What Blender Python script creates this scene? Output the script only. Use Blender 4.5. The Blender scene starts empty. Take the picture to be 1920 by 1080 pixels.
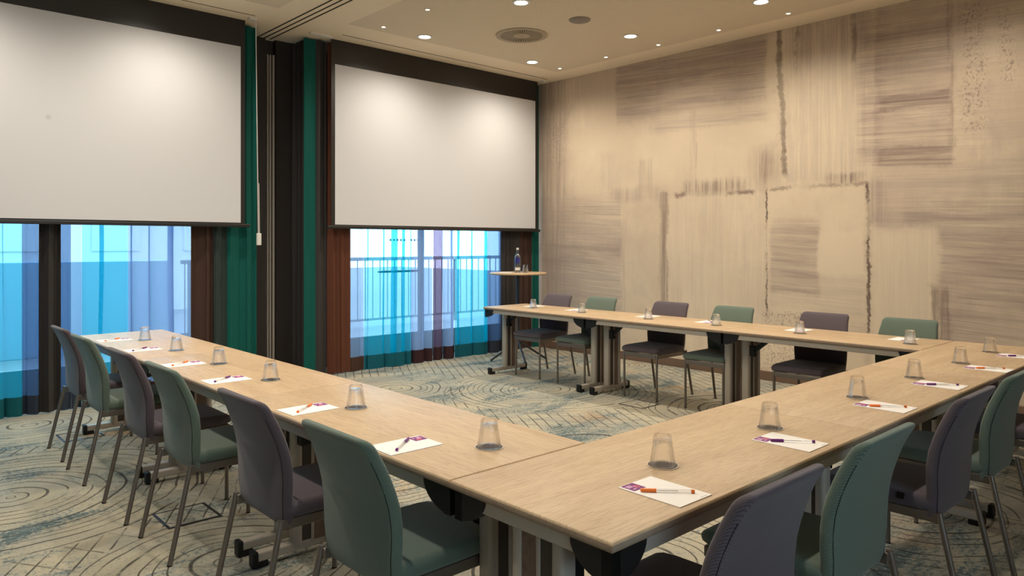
import bpy, bmesh, math, random
from mathutils import Vector, Matrix
random.seed(7)
PI = math.pi
S = bpy.context.scene
COL = S.collection

# ------------------------------------------------------------------ camera, world, exposure
CAM_H = 1.435
FOCAL_PX = 1366.54
HORIZON_PX = 457.0
YAW = math.radians(42.564)
cd = bpy.data.cameras.new('camera'); cam = bpy.data.objects.new('camera', cd); COL.objects.link(cam)
cam.location = (0, 0, CAM_H); cam.rotation_euler = (PI / 2, 0, -YAW)
cd.sensor_width = 36.0; cd.lens = FOCAL_PX / 1920 * 36.0
cd.shift_y = (HORIZON_PX - 540) / 1920.0
cd.clip_start = 0.05; cd.clip_end = 200
S.camera = cam
S.view_settings.view_transform = 'Standard'; S.view_settings.look = 'None'
S.view_settings.gamma = 1.0; S.view_settings.use_curve_mapping = False
S.view_settings.exposure = 0.02
try:
    S.cycles.use_denoising = True
    S.cycles.transparent_max_bounces = 40
    S.cycles.max_bounces = 10
    S.cycles.diffuse_bounces = 5
    S.cycles.sample_clamp_indirect = 6.0
    S.cycles.caustics_reflective = False; S.cycles.caustics_refractive = False
except Exception:
    pass
W = bpy.data.worlds.new('daylight'); S.world = W; W.use_nodes = True
bg = W.node_tree.nodes['Background']
bg.inputs[0].default_value = (0.62, 0.82, 1.0, 1); bg.inputs[1].default_value = 6.0
LAMP_W = 20.0
LAMP_COL = (1.0, 0.90, 0.765)

# ------------------------------------------------------------------ node helpers
def lin(r, g, b):
    f = lambda c: (c / 255) / 12.92 if c / 255 <= 0.04045 else ((c / 255 + 0.055) / 1.055) ** 2.4
    return (f(r), f(g), f(b), 1.0)

class N:
    """small builder for node materials"""
    def __init__(s, name):
        s.m = bpy.data.materials.new(name); s.m.use_nodes = True
        s.t = s.m.node_tree; s.t.nodes.clear()
        s.out = s.t.nodes.new('ShaderNodeOutputMaterial')
    def n(s, typ, **kw):
        x = s.t.nodes.new(typ)
        for k, v in kw.items(): setattr(x, k, v)
        return x
    def l(s, a, b): s.t.links.new(a, b)
    def put(s, sock, v):
        if hasattr(v, 'is_output'): s.l(v, sock)
        else: sock.default_value = v
    def M(s, op, a, b=0.0, c=None, clamp=False):
        x = s.n('ShaderNodeMath', operation=op); x.use_clamp = clamp
        s.put(x.inputs[0], a); s.put(x.inputs[1], b)
        if c is not None: s.put(x.inputs[2], c)
        return x.outputs[0]
    def pos(s):
        return s.n('ShaderNodeNewGeometry').outputs['Position']
    def obj(s):
        return s.n('ShaderNodeTexCoord').outputs['Object']
    def sep(s, v):
        x = s.n('ShaderNodeSeparateXYZ'); s.l(v, x.inputs[0]); return x.outputs
    def comb(s, x, y, z):
        c = s.n('ShaderNodeCombineXYZ')
        for i, v in enumerate((x, y, z)): s.put(c.inputs[i], v)
        return c.outputs[0]
    def scale(s, v, sc, off=(0, 0, 0)):
        m = s.n('ShaderNodeMapping'); s.l(v, m.inputs[0]); m.inputs['Scale'].default_value = sc
        m.inputs['Location'].default_value = off
        return m.outputs[0]
    def noise(s, v, sc=1.0, det=3.0, rough=0.5, dist=0.0):
        x = s.n('ShaderNodeTexNoise'); s.l(v, x.inputs['Vector'])
        x.inputs['Scale'].default_value = sc; x.inputs['Detail'].default_value = det
        x.inputs['Roughness'].default_value = rough; x.inputs['Distortion'].default_value = dist
        return x.outputs['Fac']
    def ss(s, v, a, b):
        """smooth step from a to b"""
        x = s.n('ShaderNodeMapRange', interpolation_type='SMOOTHSTEP')
        s.put(x.inputs[0], v); s.put(x.inputs[1], a); s.put(x.inputs[2], b)
        return x.outputs[0]
    def mix(s, f, a, b, mode='MIX'):
        x = s.n('ShaderNodeMix', data_type='RGBA', blend_type=mode)
        s.put(x.inputs[0], f); s.put(x.inputs[6], a); s.put(x.inputs[7], b)
        return x.outputs[2]
    def bump(s, h, strength=0.3, dist=0.002):
        x = s.n('ShaderNodeBump'); x.inputs['Strength'].default_value = strength
        x.inputs['Distance'].default_value = dist; s.l(h, x.inputs['Height'])
        return x.outputs[0]
    def principled(s, color, rough=0.5, metal=0.0, normal=None, spec=0.5, **kw):
        p = s.n('ShaderNodeBsdfPrincipled')
        s.put(p.inputs['Base Color'], color); s.put(p.inputs['Roughness'], rough)
        p.inputs['Metallic'].default_value = metal
        p.inputs['Specular IOR Level'].default_value = spec
        if normal is not None: s.l(normal, p.inputs['Normal'])
        for k, v in kw.items(): s.put(p.inputs[k], v)
        s.l(p.outputs[0], s.out.inputs[0])
        return p

def plain(name, col, rough=0.5, metal=0.0, spec=0.5, grain=0.06, gs=30.0):
    n = N(name); f = n.noise(n.obj(), gs, 3)
    c = n.mix(n.M('MULTIPLY', n.M('SUBTRACT', f, 0.4), grain * 4), col, (col[0] * .6, col[1] * .6, col[2] * .6, 1))
    n.principled(c, rough, metal, spec=spec)
    return n.m

# ------------------------------------------------------------------ materials
def wood(name, light, dark, rough=0.42):
    n = N(name); o = n.obj()
    rnd = n.n('ShaderNodeObjectInfo').outputs['Random']
    off = n.comb(n.M('MULTIPLY', rnd, 37.0), n.M('MULTIPLY', rnd, 11.0), 0.0)
    add = n.n('ShaderNodeVectorMath', operation='ADD'); n.l(o, add.inputs[0]); n.l(off, add.inputs[1])
    v = add.outputs[0]
    big = n.noise(n.scale(v, (0.9, 7.0, 7.0)), 1.6, 4, 0.55, 0.6)
    fine = n.noise(n.scale(v, (14.0, 130.0, 130.0)), 1.0, 4, 0.7, 0.5)
    med = n.noise(n.scale(v, (1.6, 22.0, 22.0)), 1.0, 3, 0.6, 1.2)
    t = n.M('ADD', n.M('MULTIPLY', n.ss(big, 0.3, 0.75), 0.36), n.M('MULTIPLY', n.ss(med, 0.35, 0.75), 0.16))
    t = n.M('ADD', t, n.M('MULTIPLY', n.ss(fine, 0.42, 0.70), 0.5), clamp=True)
    c = n.mix(t, light, dark)
    n.principled(c, rough, normal=n.bump(fine, 0.18, 0.0008), spec=0.4)
    return n.m
M_WOOD = wood('light_oak', lin(204, 178, 142), lin(164, 134, 102))
M_EDGE = wood('grey_oak_edge', lin(160, 139, 118), lin(130, 109, 92))
M_BROWNGRAIN = wood('brown_grain', lin(120, 98, 84), lin(78, 60, 52))

def fabric(name, base, alt):
    n = N(name); o = n.obj()
    w = n.n('ShaderNodeTexWave', wave_type='BANDS', bands_direction='DIAGONAL'); n.l(o, w.inputs[0])
    w.inputs['Scale'].default_value = 95; w.inputs['Distortion'].default_value = 0.6; w.inputs['Detail'].default_value = 1
    f = n.noise(o, 420, 2, 0.6)
    t = n.M('MULTIPLY', n.M('ADD', w.outputs['Fac'], f), 0.5)
    c = n.mix(t, alt, base)
    p = n.principled(c, 0.9, normal=n.bump(t, 0.45, 0.0012), spec=0.2)
    p.inputs['Sheen Weight'].default_value = 0.25; p.inputs['Sheen Roughness'].default_value = 0.5
    return n.m
M_MAUVE = fabric('mauve_weave', lin(104, 93, 98), lin(58, 50, 56))
M_GREEN = fabric('sage_weave', lin(115, 130, 115), lin(64, 77, 70))
M_STEEL = plain('brushed_steel', lin(126, 118, 110), 0.38, 0.75)
M_ALU = plain('pale_aluminium_paint', lin(176, 166, 152), 0.45, 0.15)
M_BLACK = plain('black_plastic', lin(15, 15, 16), 0.5, spec=0.35)
M_RECESS = plain('dark_recess', lin(62, 54, 48), 0.6)
M_DARKLEG = plain('anthracite_metal', lin(50, 50, 54), 0.35, 0.4)
M_PAPER = plain('white_paper', lin(240, 236, 230), 0.7, grain=0.01)
M_PURPLE = plain('purple_print', lin(118, 34, 112), 0.6, grain=0.02)
M_PINK = plain('pale_pink_print', lin(236, 190, 220), 0.6, grain=0.0)
M_CORAL = plain('coral_print', lin(226, 92, 110), 0.6, grain=0.0)
M_ORANGE = plain('orange_plastic', lin(245, 130, 48), 0.3, grain=0.02)
M_VIOLET = plain('violet_plastic', lin(112, 30, 122), 0.3, grain=0.02)
M_WHITEPL = plain('white_plastic', lin(225, 222, 214), 0.4, grain=0.02)
M_COASTER = plain('dark_leather_coaster', lin(52, 36, 30), 0.45, grain=0.1, gs=120)
M_RIM = plain('pale_metal_rim', lin(205, 190, 168), 0.35, 0.3)
M_GREYPL = plain('grey_plastic', lin(140, 130, 120), 0.6)
M_VENT = plain('vent_paint', lin(176, 160, 134), 0.6)
M_VENTDK = plain('vent_shadow', lin(40, 34, 26), 0.8)
M_STRAP = plain('warm_dark_panel', lin(44, 36, 30), 0.55)
M_BASE = plain('brown_skirting', lin(112, 88, 70), 0.55)
M_BLUELAB = plain('blue_label', lin(40, 34, 120), 0.5, grain=0.02)

def thin_glass(name, tint, gloss_lo=0.05, gloss_hi=0.75, bump_scale=0, rough=0.03):
    n = N(name)
    tr = n.n('ShaderNodeBsdfTransparent'); tr.inputs[0].default_value = tint
    gl = n.n('ShaderNodeBsdfGlossy'); gl.inputs['Roughness'].default_value = rough
    gl.inputs[0].default_value = (0.95, 0.97, 1, 1)
    lw = n.n('ShaderNodeFresnel'); lw.inputs[0].default_value = 1.5
    fac = n.M('ADD', n.M('MULTIPLY', lw.outputs[0], gloss_hi), gloss_lo, clamp=True)
    if bump_scale:
        v = n.n('ShaderNodeTexVoronoi'); n.l(n.obj(), v.inputs['Vector']); v.inputs['Scale'].default_value = bump_scale
        b = n.bump(v.outputs['Distance'], 0.35, 0.003)
        n.l(b, gl.inputs['Normal']); n.l(b, lw.inputs['Normal'])
    mx = n.n('ShaderNodeMixShader'); n.l(fac, mx.inputs[0]); n.l(tr.outputs[0], mx.inputs[1]); n.l(gl.outputs[0], mx.inputs[2])
    n.l(mx.outputs[0], n.out.inputs[0])
    return n.m
n = N('tumbler_glass')
_g = n.n('ShaderNodeBsdfGlass'); _g.inputs['Roughness'].default_value = 0.02; _g.inputs['IOR'].default_value = 1.42
_t = n.n('ShaderNodeBsdfTransparent'); _t.inputs[0].default_value = (0.985, 0.985, 0.98, 1)
_m = n.n('ShaderNodeMixShader'); _m.inputs[0].default_value = 0.5
n.l(_g.outputs[0], _m.inputs[1]); n.l(_t.outputs[0], _m.inputs[2]); n.l(_m.outputs[0], n.out.inputs[0])
M_TUMBLER = n.m
M_BOTTLE = thin_glass('bottle_glass', (0.86, 0.90, 0.92, 1), 0.06, 0.9)
M_PANE = thin_glass('window_glass', (0.95, 0.97, 0.97, 1), 0.0, 0.6)
M_BARREL = thin_glass('clear_barrel', (0.96, 0.95, 0.94, 1), 0.04, 0.4, rough=0.2)

def sheer(name, tint, body, clear=0.45):
    n = N(name); p = n.sep(n.pos())
    tr = n.n('ShaderNodeBsdfTransparent'); tr.inputs[0].default_value = tint
    weave = n.noise(n.comb(n.M('MULTIPLY', p[0], 260.0), n.M('MULTIPLY', p[1], 260.0), n.M('MULTIPLY', p[2], 8.0)), 1.0, 2)
    col = n.mix(n.M('MULTIPLY', weave, 0.5), body, (body[0] * .75, body[1] * .8, body[2] * .85, 1))
    tl = n.n('ShaderNodeBsdfTranslucent'); n.l(col, tl.inputs[0])
    df = n.n('ShaderNodeBsdfDiffuse'); n.l(col, df.inputs[0])
    a = n.n('ShaderNodeMixShader'); a.inputs[0].default_value = 0.35
    n.l(tl.outputs[0], a.inputs[1]); n.l(df.outputs[0], a.inputs[2])
    b = n.n('ShaderNodeMixShader'); b.inputs[0].default_value = clear
    n.l(a.outputs[0], b.inputs[1]); n.l(tr.outputs[0], b.inputs[2])
    n.l(b.outputs[0], n.out.inputs[0])
    return n.m
M_CYAN = sheer('cyan_voile', (0.56, 0.94, 1.0, 1), (0.0, 0.50, 0.70, 1), 0.60)
M_TEALV = sheer('deep_cyan_voile', (0.03, 0.60, 0.75, 1), (0.0, 0.33, 0.42, 1), 0.5)
M_LAV = sheer('lavender_voile', (0.66, 0.82, 1.0, 1), (0.36, 0.46, 0.66, 1), 0.44)
M_SLATE = sheer('slate_voile', (0.30, 0.42, 0.62, 1), (0.10, 0.16, 0.28, 1), 0.45)
M_PALE = sheer('pale_blue_voile', (0.75, 0.88, 1.0, 1), (0.40, 0.52, 0.70, 1), 0.66)
M_MAUVEV = sheer('mauve_voile', (0.42, 0.34, 0.46, 1), (0.16, 0.10, 0.15, 1), 0.3)
def drape(name, c):
    n = N(name); p = n.sep(n.pos())
    w = n.noise(n.comb(n.M('MULTIPLY', p[0], 240.0), n.M('MULTIPLY', p[1], 240.0), n.M('MULTIPLY', p[2], 30.0)), 1.0, 2)
    n.principled(n.mix(w, c, (c[0] * .65, c[1] * .65, c[2] * .65, 1)), 0.8, spec=0.25)
    return n.m
M_RUST = drape('rust_drape', lin(104, 62, 44))
M_BROWN = drape('umber_drape', lin(78, 56, 46))
M_CHAR = drape('charcoal_drape', lin(64, 60, 58))
M_PINE = drape('pine_grey_drape', lin(56, 70, 66))
M_TEAL = drape('teal_drape', lin(6, 92, 82))
M_PLUM = drape('dark_plum_hem', lin(60, 36, 40))
M_TEALHEM = drape('deep_teal_hem', lin(10, 92, 100))
M_SLATEHEM = drape('slate_hem', lin(52, 60, 74))
M_BLUEHEM = drape('blue_teal_hem', lin(14, 96, 112))

# screen
n = N('screen_white'); p = n.sep(n.pos())
d = n.M('SQRT', n.M('ADD', n.M('POWER', n.M('SUBTRACT', p[0], 1.267), 2.0), n.M('POWER', n.M('SUBTRACT', p[2], 2.495), 2.0)))
spot = n.M('MULTIPLY', n.M('SUBTRACT', 1.0, n.ss(d, 0.01, 0.03)), 0.22)
n.principled(n.mix(spot, lin(212, 212, 214), lin(118, 117, 115)), 0.6, spec=0.3)
M_SCREEN = n.m
M_SCRBLK = plain('screen_black_cloth', lin(30, 27, 25), 0.42, spec=0.6)

# ceiling
n = N('ceiling_paint'); p = n.sep(n.pos())
def band(a, lo, hi): return n.M('MULTIPLY', n.M('GREATER_THAN', a, lo), n.M('LESS_THAN', a, hi))
reg = n.M('MAXIMUM', n.M('MULTIPLY', band(p[0], 3.75, 6.80), band(p[1], -1.5, 6.53)),
          n.M('MULTIPLY', band(p[0], -1.8, 3.02), band(p[1], -1.5, 6.53)))
PITCH = 0.0235
fx = n.M('SUBTRACT', n.M('FRACT', n.M('DIVIDE', p[0], PITCH)), 0.5)
fy = n.M('SUBTRACT', n.M('FRACT', n.M('DIVIDE', p[1], PITCH)), 0.5)
rr = n.M('SQRT', n.M('ADD', n.M('MULTIPLY', fx, fx), n.M('MULTIPLY', fy, fy)))
hole = n.M('MULTIPLY', n.M('SUBTRACT', 1.0, n.ss(rr, 0.27, 0.37)), reg)
soft = n.noise(n.pos(), 2.0, 2)
cb = n.mix(n.M('MULTIPLY', soft, 0.3), lin(246, 230, 204), lin(236, 220, 194))
n.principled(n.mix(n.M('MULTIPLY', hole, 0.62), cb, lin(84, 70, 54)), 0.8, spec=0.2)
M_CEIL = n.m
M_DARKWALL = plain('dark_brown_wall', lin(52, 43, 38), 0.6, grain=0.05, gs=4)
M_PLAINWALL = plain('warm_plain_wall', lin(118, 104, 92), 0.8, grain=0.04, gs=2)

# carpet
n = N('patterned_carpet'); P = n.pos(); p = n.sep(P)
big = n.noise(n.scale(P, (0.9, 1.5, 1), (3.1, 0.4, 0)), 1.1, 5, 0.62, 0.7)
stre = n.noise(n.scale(P, (1.0, 4.2, 1), (0, 7, 0)), 1.0, 5, 0.65, 0.4)
fib = n.noise(P, 190, 2, 0.7)
fib2 = n.noise(P, 45, 3, 0.7)
t1 = n.M('ADD', n.M('MULTIPLY', big, 0.55), n.M('MULTIPLY', stre, 0.5))
t1 = n.M('ADD', t1, n.M('MULTIPLY', n.M('SUBTRACT', fib2, 0.5), 0.50))
base = n.mix(n.ss(n.noise(P, 1.7, 4, 0.6), 0.38, 0.62), lin(190, 180, 155), lin(168, 164, 148))
base = n.mix(n.ss(t1, 0.50, 0.62), base, lin(146, 152, 144))
base = n.mix(n.ss(t1, 0.56, 0.66), base, lin(90, 108, 110))
gold = n.noise(n.scale(P, (1, 1, 1), (9, 2, 0)), 1.3, 4, 0.6)
base = n.mix(n.M('MULTIPLY', n.ss(gold, 0.56, 0.72), 0.5), base, lin(196, 158, 112))
base = n.mix(n.M('MULTIPLY', n.ss(n.noise(P, 75, 3, 0.75), 0.52, 0.68), 0.35), base, lin(92, 98, 92))
wob = n.M('MULTIPLY', n.M('SUBTRACT', n.noise(P, 2.2, 2), 0.5), 0.10)
rings = None; inside = None
for i, (cx, cy, R, wl) in enumerate([(0.70, 4.96, 1.0, .078), (5.13, 5.07, 1.02, .066), (4.04, 6.11, .72, .075), (2.66, 2.05, .95, .075),
                                     (1.275, 3.29, .62, .07), (1.09, 6.83, .75, .066), (2.46, 3.96, .85, .066), (6.75, 5.55, .6, .07),
                                     (5.7, 3.3, .8, .085), (4.3, 1.5, .9, .09), (6.6, 2.3, .9, .09), (3.9, 3.4, .6, .08)]):
    dx = n.M('SUBTRACT', p[0], cx); dy = n.M('SUBTRACT', p[1], cy)
    dd = n.M('ADD', n.M('SQRT', n.M('ADD', n.M('MULTIPLY', dx, dx), n.M('MULTIPLY', dy, dy))), wob)
    ph = n.M('ADD', n.M('MULTIPLY', dd, 2 * PI / wl), n.M('MULTIPLY', n.M('SINE', n.M('MULTIPLY', dd, 17.0 + i)), 1.7))
    ln = n.M('MULTIPLY', n.ss(n.M('SINE', ph), 0.86, 0.96), n.M('LESS_THAN', dd, R))
    ins = n.M('LESS_THAN', dd, R)
    rings = ln if rings is None else n.M('MAXIMUM', rings, ln)
    inside = ins if inside is None else n.M('MAXIMUM', inside, ins)
wob2 = n.M('MULTIPLY', n.M('SUBTRACT', n.noise(P, 1.6, 2), 0.5), 0.12)
u = n.M('ADD', n.M('ADD', n.M('MULTIPLY', p[0], 0.866), n.M('MULTIPLY', p[1], -0.50)), n.M('MULTIPLY', wob2, 0.3))
v = n.M('ADD', n.M('ADD', n.M('MULTIPLY', p[0], 0.848), n.M('MULTIPLY', p[1], 0.53)), n.M('MULTIPLY', wob2, 0.3))
def gl(c, pitch, w):
    f = n.M('ABSOLUTE', n.M('SUBTRACT', n.M('FRACT', n.M('DIVIDE', c, pitch)), 0.5))
    return n.M('SUBTRACT', 1.0, n.ss(f, w * .6 / pitch, w / pitch))
grid = n.M('MULTIPLY', n.M('MAXIMUM', gl(u, 0.088, 0.006), n.M('MULTIPLY', gl(v, 0.19, 0.006), 0.8)), n.M('SUBTRACT', 1.0, inside))
lines = n.M('MAXIMUM', rings, grid)
fade = n.ss(n.noise(P, 2.7, 4, 0.7), 0.32, 0.54)
c = n.mix(n.M('MULTIPLY', n.M('MULTIPLY', lines, fade), 0.88), base, lin(62, 58, 52))
c = n.mix(n.M('MULTIPLY', n.M('SUBTRACT', fib, 0.35), 0.9, clamp=True), c, (0.10, 0.10, 0.095, 1), 'MIX')
n.principled(c, 0.95, normal=n.bump(fib, 0.5, 0.004), spec=0.1)
M_CARPET = n.m

# plaster mural
n = N('plaster_mural'); P = n.pos(); p = n.sep(P)
wv = n.M('MULTIPLY', n.M('SUBTRACT', n.noise(P, 2.2, 4, 0.6), 0.5), 0.26)
wv2 = n.M('MULTIPLY', n.M('SUBTRACT', n.noise(P, 24.0, 4, 0.7), 0.5), 0.07)
wob = n.M('ADD', n.M('MULTIPLY', wv, 0.55), wv2)
Y = n.M('ADD', p[1], wob); Z = n.M('ADD', p[2], n.M('ADD', n.M('MULTIPLY', wv, 0.5), wv2))
def rect(y0, y1, z0, z1, soft=0.03, sz=None):
    sz = sz or soft
    a = n.M('MULTIPLY', n.ss(Y, y0 - soft, y0 + soft), n.M('SUBTRACT', 1.0, n.ss(Y, y1 - soft, y1 + soft)))
    b = n.M('MULTIPLY', n.ss(Z, z0 - sz, z0 + sz), n.M('SUBTRACT', 1.0, n.ss(Z, z1 - sz, z1 + sz)))
    return n.M('MULTIPLY', a, b)
tilt = n.comb(p[0], p[1], n.M('SUBTRACT', p[2], n.M('MULTIPLY', p[1], 0.055)))
hs = n.noise(n.scale(tilt, (1, 0.55, 11)), 1.0, 6, 0.66, 0.5)
hs2 = n.noise(n.scale(tilt, (1, 1.3, 62), (0, 3, 1)), 1.0, 4, 0.62, 0.3)
vs = n.noise(n.scale(P, (1, 17, 0.8), (0, 1, 4)), 1.0, 6, 0.66, 0.4)
vs2 = n.noise(n.scale(P, (1, 70, 1.6), (0, 5, 4)), 1.0, 3, 0.6)
blot = n.noise(P, 0.9, 6, 0.62, 0.5)
blot2 = n.noise(n.scale(P, (1, 1, 1), (4, 9, 2)), 2.3, 5, 0.65, 0.4)
HS = n.M('ADD', n.M('MULTIPLY', n.ss(hs, 0.38, 0.62), 0.62), n.M('MULTIPLY', n.ss(hs2, 0.4, 0.64), 0.38))
VS = n.M('ADD', n.M('MULTIPLY', n.ss(vs, 0.38, 0.64), 0.65), n.M('MULTIPLY', n.ss(vs2, 0.4, 0.66), 0.35))
SP = n.ss(n.noise(P, 42, 4, 0.75), 0.50, 0.63)
LIGHT = lin(224, 206, 179); MID = lin(206, 187, 162); GREY = lin(177, 160, 147); MAUVE = lin(158, 139, 130); DARK = lin(130, 110, 101); CRACK = lin(80, 62, 56)
c = n.mix(n.ss(blot, 0.36, 0.62), LIGHT, MID)
c = n.mix(n.M('MULTIPLY', n.ss(blot2, 0.50, 0.70), 0.35), c, GREY)
c = n.mix(n.M('MULTIPLY', n.M('MULTIPLY', VS, n.ss(blot2, 0.4, 0.6)), 0.22), c, GREY)
c = n.mix(n.M('MULTIPLY', n.M('MULTIPLY', hs2, vs2), 0.30), c, GREY)
YC = n.M('ADD', p[1], n.M('ADD', n.M('MULTIPLY', wv, 0.35), n.M('MULTIPLY', wv2, 0.8)))
brk = n.ss(n.noise(P, 2.6, 4, 0.7), 0.40, 0.58)
def lay(c, mask, tex, amt, col):
    m = n.M('MULTIPLY', mask, amt)
    if tex is not None: m = n.M('MULTIPLY', m, tex)
    return n.mix(m, c, col)
HSb = n.M('ADD', n.M('MULTIPLY', HS, 0.8), 0.2); VSb = n.M('ADD', n.M('MULTIPLY', VS, 0.75), 0.25)
c = lay(c, rect(3.86, 6.6, 2.05, 2.9, .2), None, 0.45, LIGHT)  # soft glow at mid height, painted as a lighter plaster tone
c = lay(c, rect(3.84, 5.87, 2.98, 3.9, .03, .12), HSb, 0.85, MAUVE)       # brushed band under the ceiling
c = lay(c, rect(3.84, 5.3, 2.74, 2.90, .10, .04), HS, 0.75, GREY)
c = lay(c, rect(5.87, 7.3, 3.3, 3.9, .2), VSb, 0.45, GREY)
c = lay(c, rect(6.72, 7.4, 0, 3.9, .10), VSb, 0.75, MAUVE)                # strip at the curtain
c = lay(c, rect(6.75, 7.05, 2.45, 3.1, .12), SP, 0.5, DARK)
c = lay(c, rect(5.78, 7.3, 0.2, 2.06, .025, .06), HSb, 0.85, GREY)        # brushed block low beside the curtain
c = lay(c, rect(5.78, 7.3, 1.12, 1.42, .04, .06), HSb, 0.5, MAUVE)
c = lay(c, rect(5.9, 6.1, 2.1, 2.6, .08), VSb, 0.4, GREY)
c = lay(c, rect(5.70, 5.79, 0.5, 1.75, .02), VS, 0.6, MAUVE)
c = lay(c, rect(5.16, 5.76, 0.0, 2.0, .03), None, 0.4, MID)
c = lay(c, rect(3.86, 5.09, 0.1, 1.98, .02), None, 0.5, LIGHT)
c = lay(c, rect(3.86, 5.09, 0.1, 1.98, .02), VS, 0.22, GREY)
c = lay(c, rect(5.09, 5.20, 0.5, 2.05, .02), VSb, 0.85, DARK)             # vertical trowel line
c = lay(c, rect(5.12, 5.9, 1.95, 2.12, .08, .05), VSb, 0.5, MAUVE)
c = lay(c, rect(4.05, 4.85, 2.0, 2.14, .05), VS, 0.75, DARK)
c = lay(c, rect(4.82, 4.98, 1.97, 2.02, .02), None, 0.75, DARK)
c = lay(c, rect(3.98, 4.42, 1.97, 2.01, .02), brk, 0.85, DARK)
c = lay(c, rect(4.70, 4.77, 2.1, 2.95, .02), VS, 0.6, MAUVE)
c = lay(c, rect(5.3, 5.5, 2.1, 2.45, .03), VS, 0.5, MAUVE)
c = lay(c, rect(3.70, 4.02, 2.08, 2.42, .12), VSb, 0.7, DARK)             # smudge
c = lay(c, rect(2.80, 3.60, 2.06, 3.2, .02, .1), None, 0.5, LIGHT)
c = lay(c, rect(2.80, 3.60, 2.06, 3.9, .02), VS, 0.4, GREY)
c = lay(c, rect(2.80, 3.60, 3.25, 3.9, .04, .15), VSb, 0.5, MAUVE)
c = lay(c, rect(2.85, 3.2, 2.02, 2.12, .06, .03), VS, 0.8, DARK)
c = lay(c, rect(2.66, 2.90, 2.2, 3.7, .07), HS, 0.75, MAUVE)
c = lay(c, rect(2.10, 2.74, 2.12, 3.75, .02, .05), HSb, 0.75, MAUVE)      # brushed block on the tall panel
c = lay(c, rect(2.10, 2.70, 2.14, 2.32, .02), HSb, 0.6, DARK)
c = lay(c, rect(2.12, 2.70, 2.66, 2.80, .02), HS, 0.7, DARK)
c = lay(c, rect(2.08, 2.13, 2.3, 3.75, .02), VSb, 0.6, DARK)
c = lay(c, rect(0.8, 2.08, 2.25, 3.3, .03), HS, 0.35, GREY)
c = lay(c, rect(0.6, 2.08, 3.2, 3.9, .05, .15), HSb, 0.5, MAUVE)
c = lay(c, rect(1.84, 2.02, 2.4, 3.5, .06), SP, 0.65, DARK)
c = lay(c, rect(1.64, 1.74, 2.8, 3.4, .05), SP, 0.65, DARK)
c = lay(c, rect(-3, 2.74, 1.52, 2.14, .03, .05), HSb, 0.75, GREY)
c = lay(c, rect(-3, 2.5, 1.60, 1.82, .05), HS, 0.7, MAUVE)
c = lay(c, rect(-3, 2.20, 0.0, 1.56, .04), HSb, 0.85, MAUVE)
c = lay(c, rect(2.83, 3.82, 0.1, 1.98, .012), None, 0.45, LIGHT)
c = lay(c, rect(3.28, 3.80, 0.80, 1.66, .03, .08), HSb, 0.8, MAUVE)
c = lay(c, rect(3.0, 3.80, 0.72, 0.92, .1, .03), None, 0.5, LIGHT)
c = lay(c, rect(2.84, 3.28, 1.14, 1.55, .02), None, 0.75, LIGHT)
c = lay(c, rect(2.84, 3.28, 0.5, 1.1, .03), HS, 0.4, GREY)
c = lay(c, rect(2.22, 2.77, 0.2, 1.58, .03, .05), None, 0.75, LIGHT)
c = lay(c, rect(2.22, 2.77, 0.2, 1.58, .03, .05), VS, 0.22, GREY)
c = lay(c, rect(2.62, 2.80, 1.62, 2.02, .04), VSb, 0.6, MAUVE)
c = lay(c, rect(2.12, 2.26, 0.3, 1.04, .02, .06), VSb, 0.85, DARK)
c = lay(c, rect(3.0, 3.9, 0.0, 0.72, .04), SP, 0.55, DARK)
c = lay(c, rect(3.0, 3.9, 0.68, 0.73, .02), SP, 0.8, DARK)
def crack(y, z0, z1, w, amt, slope=0.0, solid=0.15):
    yy = n.M('ABSOLUTE', n.M('SUBTRACT', n.M('SUBTRACT', YC, y), n.M('MULTIPLY', n.M('SUBTRACT', Z, z0), slope)))
    wn = n.M('MULTIPLY', n.noise(n.scale(P, (1, 2, 6), (0, z0, y)), 2.0, 4, 0.7), w * 2)
    m = n.M('SUBTRACT', 1.0, n.ss(yy, n.M('MULTIPLY', wn, 0.35), wn))
    zz = n.M('MULTIPLY', n.ss(Z, z0 - .05, z0 + .02), n.M('SUBTRACT', 1.0, n.ss(Z, z1 - .02, z1 + .05)))
    amt_ = n.M('MULTIPLY', n.M('ADD', n.M('MULTIPLY', brk, 1 - solid), solid), amt)
    return n.M('MULTIPLY', n.M('MULTIPLY', m, zz), amt_)
c = n.mix(crack(3.63, 2.15, 3.70, 0.040, 0.85, 0.05, .55), c, CRACK)
c = n.mix(crack(3.84, 0.75, 2.0, 0.014, 0.75), c, CRACK)
c = n.mix(crack(2.80, 0.6, 1.98, 0.020, 0.8, 0, .3), c, CRACK)
c = n.mix(crack(2.94, 3.2, 3.7, 0.035, 0.4), c, CRACK)
c = n.mix(crack(3.50, 3.2, 3.7, 0.04, 0.5), c, CRACK)
c = n.mix(n.M('MULTIPLY', rect(2.80, 3.80, 1.985, 2.02, .015), n.M('MULTIPLY', brk, .6)), c, DARK)
spk = n.ss(n.noise(P, 60, 3, 0.7), 0.66, 0.74)
c = n.mix(n.M('MULTIPLY', spk, 0.25), c, CRACK)
n.principled(c, 0.8, normal=n.bump(n.M('ADD', hs, vs), 0.12, 0.004), spec=0.2)
M_MURAL = n.m

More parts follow.
